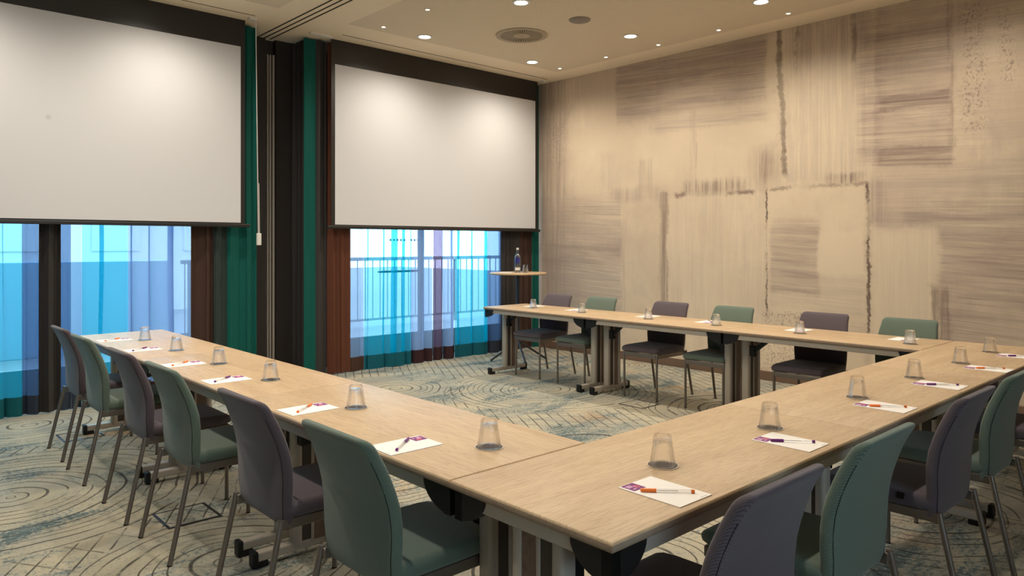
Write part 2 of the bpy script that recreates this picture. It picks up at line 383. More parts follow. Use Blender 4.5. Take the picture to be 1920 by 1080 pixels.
def emit(name, col, st):
    n = N(name); e = n.n('ShaderNodeEmission'); e.inputs[0].default_value = col; e.inputs[1].default_value = st
    n.l(e.outputs[0], n.out.inputs[0]); return n.m
M_LENS = emit('lit_lens', (1, 0.93, 0.80, 1), 14.0)
M_STARLENS = emit('lit_star_lens', (1, 0.90, 0.72, 1), 7.0)
M_TERR = plain('terrace_stone', lin(128, 134, 138), 0.8, gs=3)
M_PARA = plain('parapet_render', lin(150, 186, 206), 0.8, gs=2)
M_RAILING = plain('weathered_grey_metal', lin(120, 132, 138), 0.5)
M_FRAME = plain('dark_window_frame', lin(48, 46, 50), 0.5)
M_RAILPAINT = plain('pale_door_rail', lin(150, 166, 178), 0.5)
M_LEAF = plain('leaf_green', lin(178, 196, 168), 0.8, grain=0.2, gs=4)
M_FACADE = plain('white_facade', lin(196, 198, 196), 0.8, gs=1)

# ------------------------------------------------------------------ mesh helpers
def new(): return bmesh.new()
def box(bm, x0, x1, y0, y1, z0, z1, bev=0.0, seg=2, mat=None):
    m = Matrix.Translation(((x0 + x1) / 2, (y0 + y1) / 2, (z0 + z1) / 2)) @ Matrix.Diagonal((abs(x1 - x0), abs(y1 - y0), abs(z1 - z0), 1))
    if mat is not None: m = mat @ m
    r = bmesh.ops.create_cube(bm, size=1.0, matrix=m)
    if bev > 0:
        vs = r['verts']; es = list({e for v in vs for e in v.link_edges})
        bmesh.ops.bevel(bm, geom=es, offset=bev, segments=seg, affect='EDGES', profile=0.5)
def tube(bm, pts, r, seg=12, cap=True, radii=None):
    pts = [Vector(p) for p in pts]; rings = []
    for i, p in enumerate(pts):
        t = (pts[min(i + 1, len(pts) - 1)] - pts[max(i - 1, 0)]).normalized()
        up = Vector((0, 0, 1)) if abs(t.z) < 0.95 else Vector((1, 0, 0))
        a = t.cross(up).normalized(); b = t.cross(a).normalized()
        rad = radii[i] if radii else r
        rings.append([bm.verts.new(p + a * math.cos(2 * PI * k / seg) * rad + b * math.sin(2 * PI * k / seg) * rad) for k in range(seg)])
    skin(bm, rings, cap)
def skin(bm, rings, cap=True, closed=True):
    for A, B in zip(rings, rings[1:]):
        L = len(A)
        for k in range(L if closed else L - 1):
            bm.faces.new((A[k], A[(k + 1) % L], B[(k + 1) % L], B[k]))
    if cap:
        bm.faces.new(list(reversed(rings[0]))); bm.faces.new(rings[-1])
def lathe(bm, prof, seg=32, flute=0.0, nfl=12):
    rings = []
    for r, z in prof:
        rings.append([bm.verts.new(((r + (flute * math.cos(nfl * 2 * PI * k / seg) if r > .01 else 0)) * math.cos(2 * PI * k / seg),
                                    (r + (flute * math.cos(nfl * 2 * PI * k / seg) if r > .01 else 0)) * math.sin(2 * PI * k / seg), z)) for k in range(seg)])
    skin(bm, rings, True)
def disc(bm, r, z0, z1, seg=40, c=(0, 0)):
    rings = [[bm.verts.new((c[0] + r * math.cos(2 * PI * k / seg), c[1] + r * math.sin(2 * PI * k / seg), z)) for k in range(seg)] for z in (z0, z1)]
    skin(bm, rings, True)
def ring(bm, r0, r1, z0, z1, seg=48):
    prof = [(r0, z0), (r1, z0), (r1, z1), (r0, z1)]
    R = [[bm.verts.new((r * math.cos(2 * PI * k / seg), r * math.sin(2 * PI * k / seg), z)) for k in range(seg)] for r, z in prof]
    for i in range(4):
        A, B = R[i], R[(i + 1) % 4]
        for k in range(seg): bm.faces.new((A[k], A[(k + 1) % seg], B[(k + 1) % seg], B[k]))
def prism(bm, poly, y0, y1, plane='xz'):
    f = (lambda a, b, c: (a, c, b)) if plane == 'xz' else (lambda a, b, c: (c, a, b))
    A = [bm.verts.new(f(a, b, y0)) for a, b in poly]; B = [bm.verts.new(f(a, b, y1)) for a, b in poly]
    skin(bm, [A, B], True)
def done(name, bm, mat, parent=None, smooth=False, angle=40):
    bmesh.ops.recalc_face_normals(bm, faces=bm.faces)
    me = bpy.data.meshes.new(name); bm.to_mesh(me); bm.free()
    if smooth:
        for f in me.polygons: f.use_smooth = True
        try: me.set_sharp_from_angle(angle=math.radians(angle))
        except Exception: pass
    me.materials.append(mat)
    o = bpy.data.objects.new(name, me); COL.objects.link(o)
    if parent is not None: o.parent = parent
    return o
def tag(o, label, cat, group=None):
    o['label'] = label; o['category'] = cat
    if group: o['group'] = group
    return o
def thing(name, label, cat, loc=(0, 0, 0), rz=0.0, group=None):
    o = bpy.data.objects.new(name, None); COL.objects.link(o); o.empty_display_size = 0.1
    o.location = loc; o.rotation_euler = (0, 0, rz)
    return tag(o, label, cat, group)
KIDS = {}
def dup(root, loc, rz, label, group=None):
    r = root.copy(); COL.objects.link(r); r.location = loc; r.rotation_euler = (0, 0, rz); r['label'] = label
    if group: r['group'] = group
    for ch in list(root.children):
        c = ch.copy(); COL.objects.link(c); c.parent = r
        for g in list(ch.children):
            d = g.copy(); COL.objects.link(d); d.parent = c
    return r
def struct(name, bm, mat, parent=None, smooth=False):
    o = done(name, bm, mat, parent, smooth)
    if parent is None: o['kind'] = 'structure'
    return o

# ------------------------------------------------------------------ room shell
XW, YW, ZC = 7.16, 7.65, 3.65
XL, YB = -2.8, -2.6
bm = new(); box(bm, XL - .1, XW + .1, YB - .1, YW + .2, -0.06, 0.0); struct('floor', bm, M_CARPET)
bm = new(); box(bm, XL - .1, XW + .1, YB - .1, YW + .2, ZC, ZC + .1); struct('ceiling', bm, M_CEIL)
bm = new(); box(bm, XW, XW + .12, YB - .1, YW + .2, 0, ZC); struct('wall_right', bm, M_MURAL)
bm = new(); box(bm, XW - .014, XW, YB, YW, 0, .097, .003); struct('baseboard_right', bm, M_BASE)
bm = new(); box(bm, XL - .12, XL, YB - .1, YW + .2, 0, ZC); struct('wall_left', bm, M_PLAINWALL)
# wall behind the camera, with a wide window
BW = (-1.4, 2.2, 0.9, 2.4)
bm = new()
box(bm, XL, BW[0], YB - .12, YB, 0, ZC); box(bm, BW[1], XW, YB - .12, YB, 0, ZC)
box(bm, BW[0], BW[1], YB - .12, YB, 0, BW[2]); box(bm, BW[0], BW[1], YB - .12, YB, BW[3], ZC)
struct('wall_back', bm, M_PLAINWALL)
# curtain wall with two door openings
O1 = (-1.7, 2.72, 0.0, 2.55); O2 = (4.10, 6.95, 0.0, 2.55)
bm = new()
for x0, x1 in ((XL, O1[0]), (O1[1], O2[0]), (O2[1], XW)): box(bm, x0, x1, YW, YW + .16, 0, ZC)
for o in (O1, O2): box(bm, o[0], o[1], YW, YW + .16, o[3], ZC)
struct('wall_front', bm, M_DARKWALL)

def door_set(idx, o, posts, bar):
    root = bpy.data.objects.new('window_%d' % idx, None); COL.objects.link(root); root['kind'] = 'structure'
    bm = new()
    y0, y1 = YW + .05, YW + .11
    for x in posts: box(bm, x - .03, x + .03, y0, y1, 0, o[3])
    box(bm, o[0], o[1], y0, y1, o[3] - .08, o[3])
    done('window_frame', bm, M_FRAME, root)
    bm = new(); 
    for a, b in zip(posts, posts[1:]): box(bm, a + .03, b - .03, y0 + .005, y1 - .005, 0.0, .31, .004)
    done('window_rail', bm, M_RAILPAINT, root)
    bm = new()
    for a, b in zip(posts, posts[1:]): box(bm, a + .03, b - .03, y0 + .026, y0 + .034, .31, o[3] - .08)
    done('window_pane', bm, M_PANE, root)
    if bar:
        bm = new(); tube(bm, [(bar[0], YW + .02, 1.09), (bar[1], YW + .02, 1.09)], .013, 8)
        for x in bar: tube(bm, [(x, YW + .02, 1.09), (x, YW + .06, 1.09)], .011, 8)
        done('window_handle', bm, M_FRAME, root)
        bm = new()
        for k in range(9):
            if k == 5: continue
            box(bm, 5.02 + k * .052, 5.044 + k * .052, y0 + .018, y0 + .024, 1.47, 1.494)
        done('window_marking', bm, M_WHITEPL, root)
door_set(1, O1, (-1.67, -.65, .35, 1.40, 2.69), None)
door_set(2, O2, (4.13, 5.50, 6.92), (4.85, 5.42))
root = bpy.data.objects.new('window_3', None); COL.objects.link(root); root['kind'] = 'structure'
bm = new()
for x in (-1.365, -.2, 1.0, 2.165): box(bm, x - .035, x + .035, YB - .09, YB - .04, BW[2], BW[3])
box(bm, BW[0], BW[1], YB - .09, YB - .04, BW[2], BW[2] + .06); box(bm, BW[0], BW[1], YB - .09, YB - .04, BW[3] - .06, BW[3])
done('window_frame', bm, M_FRAME, root)
bm = new(); box(bm, BW[0], BW[1], YB - .068, YB - .062, BW[2] + .06, BW[3] - .06); done('window_pane', bm, M_PANE, root)

# pilaster with the jamb of the movable wall
bm = new(); box(bm, 3.05, 3.352, 7.58, YW, 0, ZC); box(bm, 3.47, 3.95, 7.58, YW, 0, ZC); struct('trim_1', bm, M_STRAP)
bm = new()
box(bm, 3.372, 3.384, 7.57, YW, 0, ZC - .17, .002); box(bm, 3.398, 3.413, 7.57, YW, 0, ZC - .17, .002)
box(bm, 3.430, 3.452, 7.565, YW, 0, ZC - .17, .003)
struct('trim_2', bm, M_ALU)
bm = new()
for x in (3.272, 3.340, 3.407): box(bm, x - .007, x + .007, YB + .1, 7.58, ZC - .004, ZC + .01)
struct('trim_3', bm, M_VENTDK)
bm = new(); box(bm, 3.9, 6.98, 6.90, 6.908, ZC - .003, ZC + .01); box(bm, -1.5, 2.95, 6.90, 6.908, ZC - .003, ZC + .01); struct('trim_4', bm, M_VENTDK)  # dark strips coloured to stand in for the shadow gap before the screens
bm = new(); box(bm, 3.60, 3.86, 7.02, 7.06, ZC - .022, ZC, .003); box(bm, 2.92, 3.0, 6.96, 7.02, ZC - .022, ZC, .003); box(bm, 6.99, 7.05, 6.98, 7.10, ZC - .022, ZC, .003)
struct('trim_5', bm, M_WHITEPL)

# ------------------------------------------------------------------ outside the curtain wall
bm = new(); box(bm, -14, 22, YW + .16, 11.2, -.10, -.02); struct('ground', bm, M_TERR)
o = None
bm = new(); box(bm, -14, 3.4, 10.9, 11.2, -.02, 1.20, .01); o = struct('wall_parapet', bm, M_PARA)
t = thing('railing', 'grey metal terrace railing seen through the voile beside the high table', 'railing', (3.6, 11.0, 0))
bm = new(); box(bm, 0, 15, -.03, .03, 1.14, 1.20, .008); done('handrail', bm, M_RAILING, t)
bm = new(); box(bm, 0, 15, -.012, .012, .10, .14); done('bottom_rail', bm, M_RAILING, t)
for k in range(4):
    bm = new(); box(bm, .1 + 4.9 * k, .15 + 4.9 * k, -.025, .025, -.02, 1.14); done('post', bm, M_RAILING, t)
bm = new()
for k in range(98): box(bm, .05 + k * .15, .062 + k * .15, -.008, .008, .14, 1.14)
o = done('balusters', bm, M_RAILING, t); o['kind'] = 'stuff'
bm = new(); box(bm, -30, 40, 11.2, 60, -.9, -.8); struct('street', bm, M_TERR)
bm = new(); box(bm, -12, 14, 26, 34, -.8, 5.2)
for k in range(9): box(bm, -11 + k * 2.8, -9.6 + k * 2.8, 25.96, 26.02, 1.2, 3.0)
tag(done('building', bm, M_FACADE), 'pale building across the street behind the terrace', 'building')

# ------------------------------------------------------------------ curtains
def curtain(label, mat, x0, x1, yc=7.22, amp=.034, wl=.135, z0=.012, z1=3.63, hem=None, seed=0, path=None, voile=False):
    rnd = random.Random(seed * 13 + 5)
    if voile: wl = .155 + .05 * rnd.random(); amp = .035
    Lx = abs(x1 - x0); nx = max(24, int(Lx / .006)); nz = 10
    p1, p2 = rnd.random() * 6, rnd.random() * 6
    def pt(i, zt):
        s = i / nx * Lx
        ph = 2 * PI * s / wl + 1.1 * math.sin(2 * PI * s / (wl * 3.7) + p1) + p2 + .25 * math.sin(zt * 2.1 + p1)
        a = amp * (.75 + .35 * math.sin(2 * PI * s / (wl * 5.3) + p2)) * (1.0 + .25 * (1 - zt / 3.6))
        e = min(1.0, s / .02, (Lx - s) / .02)
        offn = a * math.sin(ph) * (.35 + .65 * max(0, e))
        e2 = max(0.0, min(1.0, (s - .02) / .08, (Lx - s - .02) / .08))
        offt = (wl / 6.283 * 2.4 * math.cos(ph) * (.8 + .4 * math.sin(s * 23 + p2)) if voile else .018 * math.sin(2 * ph + .4)) * e2
        return s + offt, offn
    def make(za, zb, out, nzz):
        bm = new(); rows = []
        for j in range(nzz + 1):
            z = za + (zb - za) * j / nzz; row = []
            for i in range(nx + 1):
                s, o = pt(i, z); o -= out
                if path is None: row.append(bm.verts.new((x0 + s, yc + o, z)))
                else: row.append(bm.verts.new((path + o, x0 + s, z)))       # runs along y
            rows.append(row)
        skin(bm, rows, cap=False, closed=False)
        return bm
    o = done('sheer_curtain' if voile else 'curtain', make(z0, z1, 0, nz), mat, smooth=True, angle=180)
    tag(o, label, 'curtain', 'voile curtains at the glass doors' if voile else 'opaque drapes beside the screens')
    if hem is not None:
        done('hem', make(z0 - .004, .165, .003, 2), hem, o, smooth=True, angle=180)
    return o
cs = [
 ('cyan voile panel at the picture edge before the charcoal strip', M_CYAN, .30, 1.10, M_TEALHEM, True, {}),
 ('narrow slate blue voile strip between cyan panel and charcoal drape', M_SLATE, 1.10, 1.215, M_SLATEHEM, True, dict(wl=.08)),
 ('charcoal drape standing between two glass doors, behind the first chair', M_CHAR, 1.215, 1.375, None, False, dict(yc=7.20)),
 ('slate grey voile strip just past the charcoal drape', M_SLATE, 1.375, 1.455, M_SLATEHEM, True, dict(wl=.08)),
 ('pale blue voile strip showing bright daylight beside the slate strip', M_PALE, 1.455, 1.535, M_SLATEHEM, True, dict(wl=.1, amp=.025)),
 ('cyan voile panel behind the end of the outer table row', M_CYAN, 1.535, 1.905, M_TEALHEM, True, {}),
 ('lavender blue voile panel below the wide screen, beside umber drape', M_LAV, 1.905, 2.455, M_PLUM, True, dict(amp=.045)),
 ('umber brown drape between lavender voile and pine grey drape', M_BROWN, 2.455, 2.668, None, False, {}),
 ('pine grey drape between umber and teal drapes', M_PINE, 2.668, 2.80, None, False, {}),
 ('wide teal drape beside the pull cord', M_TEAL, 2.80, 3.10, None, False, dict(amp=.035, wl=.15)),
 ('narrow charcoal drape at the pilaster corner', M_CHAR, 3.66, 3.70, None, False, dict(yc=7.22)),
 ('narrow teal drape between the pilaster and the second screen', M_TEAL, 3.615, 3.755, None, False, dict(amp=.030)),
 ('grey brown drape between narrow teal drape and rust drape', M_CHAR, 3.755, 3.885, None, False, {}),
 ('rust brown drape hanging from behind the second screen edge', M_RUST, 3.885, 4.165, None, False, dict(yc=7.20)),
 ('lavender grey voile strip beside the rust drape', M_LAV, 4.165, 4.35, M_BROWN, True, {}),
 ('cyan blue voile panel in front of the door push bar', M_CYAN, 4.35, 4.99, M_BLUEHEM, True, dict(amp=.045, wl=.125)),
 ('lavender voile panel beside the dark door post', M_LAV, 4.99, 5.295, M_PLUM, True, {}),
 ('mauve voile strip on the far side of the dark door post', M_MAUVEV, 5.325, 5.465, M_PLUM, True, {}),
 ('lavender voile strip between mauve and cyan strips under the second screen', M_LAV, 5.465, 5.65, M_PLUM, True, {}),
 ('cyan voile panel nearest the high round table', M_CYAN, 5.65, 6.205, M_BLUEHEM, True, {}),
 ('slate voile strip behind the high round table', M_SLATE, 6.205, 6.44, M_SLATEHEM, True, {}),
 ('charcoal drape behind the pole of the high round table', M_CHAR, 6.44, 6.77, None, False, {}),
 ('dark brown drape near the room corner', M_BROWN, 6.77, 7.0, None, False, {}),
 ('narrow dark teal drape in the room corner by the plaster wall', M_TEAL, 7.0, 7.13, None, False, dict(amp=.02, wl=.1)),
]
for i, (lab, mat, a, b, hem, vo, kw) in enumerate(cs):
    if lab.startswith('narrow charcoal'):
        curtain(lab, mat, 7.24, 7.56, path=3.66, seed=i, amp=.02, wl=.1); continue
    if lab.startswith('cyan voile panel at the picture'): a = -1.75
    curtain(lab, mat, a, b, hem=hem, seed=i, voile=vo, **kw)

# ------------------------------------------------------------------ projection screens
def screen(label, x0, x1, zt=3.382, zb=1.643):
    t = thing('projection_screen', label, 'projection screen', ((x0 + x1) / 2, 7.115, zb), 0, 'projection screens')
    w = (x1 - x0) / 2; bw = .045
    bm = new(); box(bm, -w - bw, w + bw, .0, .004, -.02, ZC - zb - .001); done('screen_cloth', bm, M_SCRBLK, t)
    bm = new(); box(bm, -w, w, -.002, .0, 0, zt - zb); done('projection_surface', bm, M_SCREEN, t)
    bm = new(); box(bm, -w - .09, w + .09, -.012, .016, -.045, -.012, .006); done('bottom_bar', bm, M_SCRBLK, t)
    return t
screen('white projection screen in black border, cut by the picture edge, above wide voile', -.13, 2.895)
screen('white projection screen in a black border beside the plaster wall', 3.93, 6.965)

# pull cord
t = thing('pull_cord', 'white pull cord with long plastic weight hanging before the wide teal drape', 'pull cord', (3.06, 7.08, 1.42))
bm = new(); tube(bm, [(-.026, 0, 2.225), (.0, 0, .12)], .0045, 8); tube(bm, [(.006, 0, .62), (.012, 0, .11)], .003, 8); done('cord', bm, M_WHITEPL, t, True)
bm = new(); box(bm, -.017, .027, -.014, .014, 0.0, .12, .005); done('weight', bm, M_WHITEPL, t)

# ------------------------------------------------------------------ ceiling fittings
def LC(x, y): return (x * 1.00454, y * 1.00454)
bm = new(); ring(bm, .062, .085, -.006, 0.0); ringm = bm
dl = thing('downlight', 'x', 'downlight', (0, 0, ZC), 0, 'recessed downlights')
done('trim_ring', ringm, M_WHITEPL, dl, True)
bm = new(); disc(bm, .062, -.003, 0.0); done('lens', bm, M_LENS, dl)
ld = bpy.data.lights.new('lamp', 'SPOT'); ld.energy = LAMP_W * 4; ld.color = LAMP_COL
ld.spot_size = math.radians(161); ld.spot_blend = 0.95; ld.shadow_soft_size = .06
lo = bpy.data.objects.new('lamp', ld); COL.objects.link(lo); lo.parent = dl; lo.location = (0, 0, -.07)
gx = [.47, 2.12, 4.565, 6.16]; gy = [6.345, 4.848, 3.355, 1.86]
vis = {(2, 0): 'lit downlight on the ceiling nearest the pilaster', (3, 0): 'lit downlight between the round vent and the room corner',
       (2, 1): 'lit downlight cut by the top picture edge, the one nearer the round vent', (3, 1): 'lit downlight nearest the grey ceiling disc, between it and the plaster wall',
       (3, 2): 'lit downlight cut by the top picture edge, above the plaster wall'}
first = True
for i, x in enumerate(gx):
    for j, y in enumerate(gy):
        lab = vis.get((i, j), 'recessed downlight outside the picture, over the room')
        X, Yv = LC(x, y)
        if first: dl.location = (X, Yv, ZC); dl['label'] = lab; first = False
        else: dup(dl, (X, Yv, ZC), 0, lab)
st = thing('star_light', 'x', 'small ceiling light', (0, 0, ZC), 0, 'pinpoint ceiling lights')
bm = new(); ring(bm, .020, .026, -.004, 0, 24); done('trim_ring', bm, M_WHITEPL, st, True)
bm = new(); disc(bm, .020, -.002, 0, 24); done('lens', bm, M_STARLENS, st)
sl = [(4.050, 6.34, 'pinpoint light nearest the pilaster, beside the lit downlight'), (4.055, 5.59, 'pinpoint light nearest the top picture edge over the pilaster side'),
      (6.64, 6.342, 'pinpoint light nearest the room corner'), (6.64, 5.59, 'pinpoint light by the plaster wall, second from the room corner'),
      (6.655, 4.85, 'pinpoint light by the plaster wall, third from the room corner'), (6.655, 4.095, 'pinpoint light by the plaster wall, fourth from the room corner'),
      (6.665, 3.349, 'pinpoint light by the plaster wall, farthest from the room corner')]
for k, (x, y, lab) in enumerate(sl):
    X, Yv = LC(x, y)
    if k == 0: st.location = (X, Yv, ZC); st['label'] = lab
    else: dup(st, (X, Yv, ZC), 0, lab)
X, Yv = LC(5.287, 5.607)
t = thing('air_vent', 'round beige swirl air vent with radial slots on the perforated ceiling', 'air vent', (X, Yv, ZC))
bm = new(); ring(bm, .225, .275, -.010, 0); ring(bm, .0, .085, -.008, 0) if False else None; done('outer_ring', bm, M_VENT, t, True)
bm = new(); disc(bm, .228, -.002, 0); done('backing', bm, M_VENTDK, t)
bm = new()
for k in range(48):
    a = 2 * PI * k / 48
    A = [bm.verts.new((r * math.cos(a + d), r * math.sin(a + d), z)) for z in (-.008, -.004) for r, d in ((.08, -.030), (.228, -.034), (.228, .034), (.08, .030))]
    bm.faces.new(A[:4]); bm.faces.new(A[4:])
    for q in range(4): bm.faces.new((A[q], A[(q + 1) % 4], A[4 + (q + 1) % 4], A[4 + q]))
done('radial_slats', bm, M_VENT, t)
bm = new(); disc(bm, .088, -.010, 0); done('centre_disc', bm, M_VENT, t)
X, Yv = LC(5.344, 4.833)
bm = new(); lathe(bm, [(.108, 0), (.108, -.004), (.095, -.014), (.001, -.017)], 40)
o = done('ceiling_speaker', bm, M_GREYPL, None, True); o.location = (X, Yv, ZC)
tag(o, 'flat grey round disc on the perforated ceiling above the round vent', 'ceiling speaker')

# ------------------------------------------------------------------ floor boxes
def floor_box(label, x, y, w=.27):
    t = thing('floor_box', label, 'floor box', (x, y, 0), 0, 'floor outlet boxes')
    h = w / 2; e = .017; bm = new()
    box(bm, -h, h, -h, -h + e, 0, .003); box(bm, -h, h, h - e * .5, h, 0, .003)
    box(bm, -h, -h + e * .8, -h + e, h - e * .5, 0, .003); box(bm, h - e * .8, h, -h + e, h - e * .5, 0, .003)
    done('frame', bm, M_DARKLEG, t)
    bm = new(); box(bm, -h + e * .8, h - e * .8, -h + e, h - e * .5, 0, .001); done('lid', bm, M_CARPET, t)
floor_box('square floor box lid with dark frame behind the fourth chair of the outer row', 1.34, 3.995)
floor_box('square floor box lid with dark frame by the first chairs of the outer row', 1.31, 6.20)
floor_box('square floor box lid with dark frame on the open carpet inside the table ring', 5.25, 4.03)

# ------------------------------------------------------------------ tables
def make_table(L, D, label, foot):
    t = thing('folding_table', label, 'table', (0, 0, 0), 0, 'oak-topped conference tables')
    hx, hy = L / 2 - .0004, D / 2
    def band(bm, qs):
        loops = []
        for q in qs:
            a = PI * q / 12; d = .0085 - .0085 * math.sin(a); z = .7265 + .0135 * math.cos(a)
            loops.append([bm.verts.new((i * (hx - d), j * (hy - d), z)) for i, j in ((1, 1), (-1, 1), (-1, -1), (1, -1))])
        return loops
    bm = new(); lp = band(bm, range(0, 5)); skin(bm, lp, False); bm.faces.new(lp[0])
    done('tabletop', bm, M_WOOD, t, True, 30)
    bm = new(); lp = band(bm, range(4, 13)); skin(bm, lp, False); bm.faces.new(lp[-1]); done('edge_band', bm, M_EDGE, t, True, 30)
    for s in (-1, 1):
        bm = new(); y = s * (hy - .028); box(bm, -hx + .13, hx - .13, y - .011, y + .011, .672, .7128, .003); done('apron_rail', bm, M_ALU, t)
        bm = new(); x = s * (hx - .028); box(bm, x - .011, x + .011, -hy + .13, hy - .13, .672, .7128, .003); done('apron_rail', bm, M_ALU, t)
    for sx in (-1, 1):
        for sy in (-1, 1):
            bm = new(); R, H = .135, .085
            prof = [(0, .7126)] + [(R * math.sin(a), .7126 - H * math.cos(a)) for a in [i * PI / 2 / 8 for i in range(9)]]
            px = [(sx * (hx - .012 - a), b) for a, b in prof]; py = [(sy * (hy - .012 - a), b) for a, b in prof]
            ya, yb = sorted((sy * (hy - .012), sy * (hy - .045))); prism(bm, px, ya, yb, 'xz')
            xa, xb = sorted((sx * (hx - .012), sx * (hx - .045))); prism(bm, py, xa, xb, 'yz')
            done('corner_bracket', bm, M_BLACK, t)
    for s in (-1, 1):
        x = s * (hx - .082)
        bm = new()
        for a, b in ((-.098, -.055), (.055, .098)): box(bm, x - .032, x + .032, a, b, .045, .668, .016, 3)
        box(bm, x - .026, x + .026, -.012, .004, .045, .668, .003)
        leg = done('leg', bm, M_ALU, t, True, 50)
        bm = new(); box(bm, x - .022, x + .022, -.056, -.011, .06, .66); done('recess_panel', bm, M_RECESS, leg)
        bm = new(); box(bm, x - .026, x + .026, .004, .056, .06, .66); done('brown_panel', bm, M_BROWNGRAIN, leg)  # brown grained panel between the rib and the far post
        bm = new(); box(bm, x - .024, x + .024, foot[0], foot[1], .028, .068, .006); done('foot', bm, M_ALU, leg)
        for k in (0, 1):
            y = foot[k]; d = 1 if k == 0 else -1; ya, yb = sorted((y - d * .022, y + d * .004))
            bm = new(); box(bm, x - .027, x + .027, ya, yb, .004, .074, .007); yc, yd = sorted((y, y + d * .05)); box(bm, x - .022, x + .022, yc, yd, 0.0, .028, .004)
            done('foot_cap', bm, M_BLACK, leg)
        bm = new(); box(bm, x - .040, x + .040, -.10, .10, .664, .7126, .004); done('fold_housing', bm, M_BLACK, t)
        bm = new(); m = Matrix.Translation((x - s * .125, -.06, .615)) @ Matrix.Rotation(s * math.radians(40), 4, 'Y')
        box(bm, -.125, .125, -.014, .014, -.019, .019, .005, 2, m); box(bm, x - s * .050 - .025, x - s * .050 + .025, -.085, -.035, .515, .60, .006)
        done('brace', bm, M_BLACK, t)
    return t
LY0, LEN_L, D_L, LX = 1.7032, 1.528, .602, 1.615
BX0, LEN_B, D_B, BY = 1.312, 1.517, .618, 1.394
KY0, LEN_K, D_K, KX = 1.7032, 1.48, .645, 5.535
ordn = ['first', 'second', 'third', 'fourth', 'fifth', 'sixth']
tl = ['oak-topped folding table of the outer row, the end one by the cyan voile', 'middle oak-topped folding table of the outer row opposite the plaster wall', 'oak-topped folding table of the outer row meeting the cross row']
tL = make_table(LEN_L, D_L, tl[2], (-D_L / 2 + .035, D_L / 2 - .10))
tL.location = (LX, LY0 + LEN_L / 2, 0); tL.rotation_euler = (0, 0, -PI / 2)
for k in (1, 2): dup(tL, (LX, LY0 + LEN_L * (k + .5), 0), -PI / 2, tl[2 - k])
tb = ['oak-topped folding table with the free corner nearest the camera, in the cross row', 'middle oak-topped folding table of the cross row', 'oak-topped folding table of the cross row nearest the plaster wall']
tB = make_table(LEN_B, D_B, tb[0], (-D_B / 2 + .035, D_B / 2 - .08))
tB.location = (BX0 + LEN_B / 2, BY, 0)
for k in (1, 2): dup(tB, (BX0 + LEN_B * (k + .5), BY, 0), 0, tb[k])
tk = ['oak-topped folding table along the plaster wall, the end one near the high table', 'middle oak-topped folding table of the row along the plaster wall', 'oak-topped folding table along the plaster wall meeting the cross row']
tK = make_table(LEN_K, D_K, tk[2], (-D_K / 2 + .035, D_K / 2 - .10))
tK.location = (KX, KY0 + LEN_K / 2, 0); tK.rotation_euler = (0, 0, -PI / 2)
for k in (1, 2): dup(tK, (KX, KY0 + LEN_K * (k + .5), 0), -PI / 2, tk[2 - k])

# ------------------------------------------------------------------ chairs (local +y looks at the table)
def rrect(w, h, r, nseg=5):
    pts = []
    for cx, cy, a0 in ((w - r, h - r, 0), (-w + r, h - r, PI / 2), (-w + r, -h + r, PI), (w - r, -h + r, 1.5 * PI)):
        for i in range(nseg + 1):
            a = a0 + PI / 2 * i / nseg; pts.append((cx + r * math.cos(a), cy + r * math.sin(a)))
    return pts
BACKPROF = [(.395, -.166), (.434, -.168), (.505, -.175), (.577, -.176), (.65, -.184), (.716, -.200), (.78, -.223), (.82, -.241), (.852, -.260)]
def back_y(z):
    for (z0, y0), (z1, y1) in zip(BACKPROF, BACKPROF[1:]):
        if z <= z1: return y0 + (y1 - y0) * (z - z0) / (z1 - z0)
    return BACKPROF[-1][1]
def half_w(z):
    t = (z - .395) / (.885 - .395)
    return .200 + .018 * math.sin(PI * min(1, t * 1.15)) - .004 * t
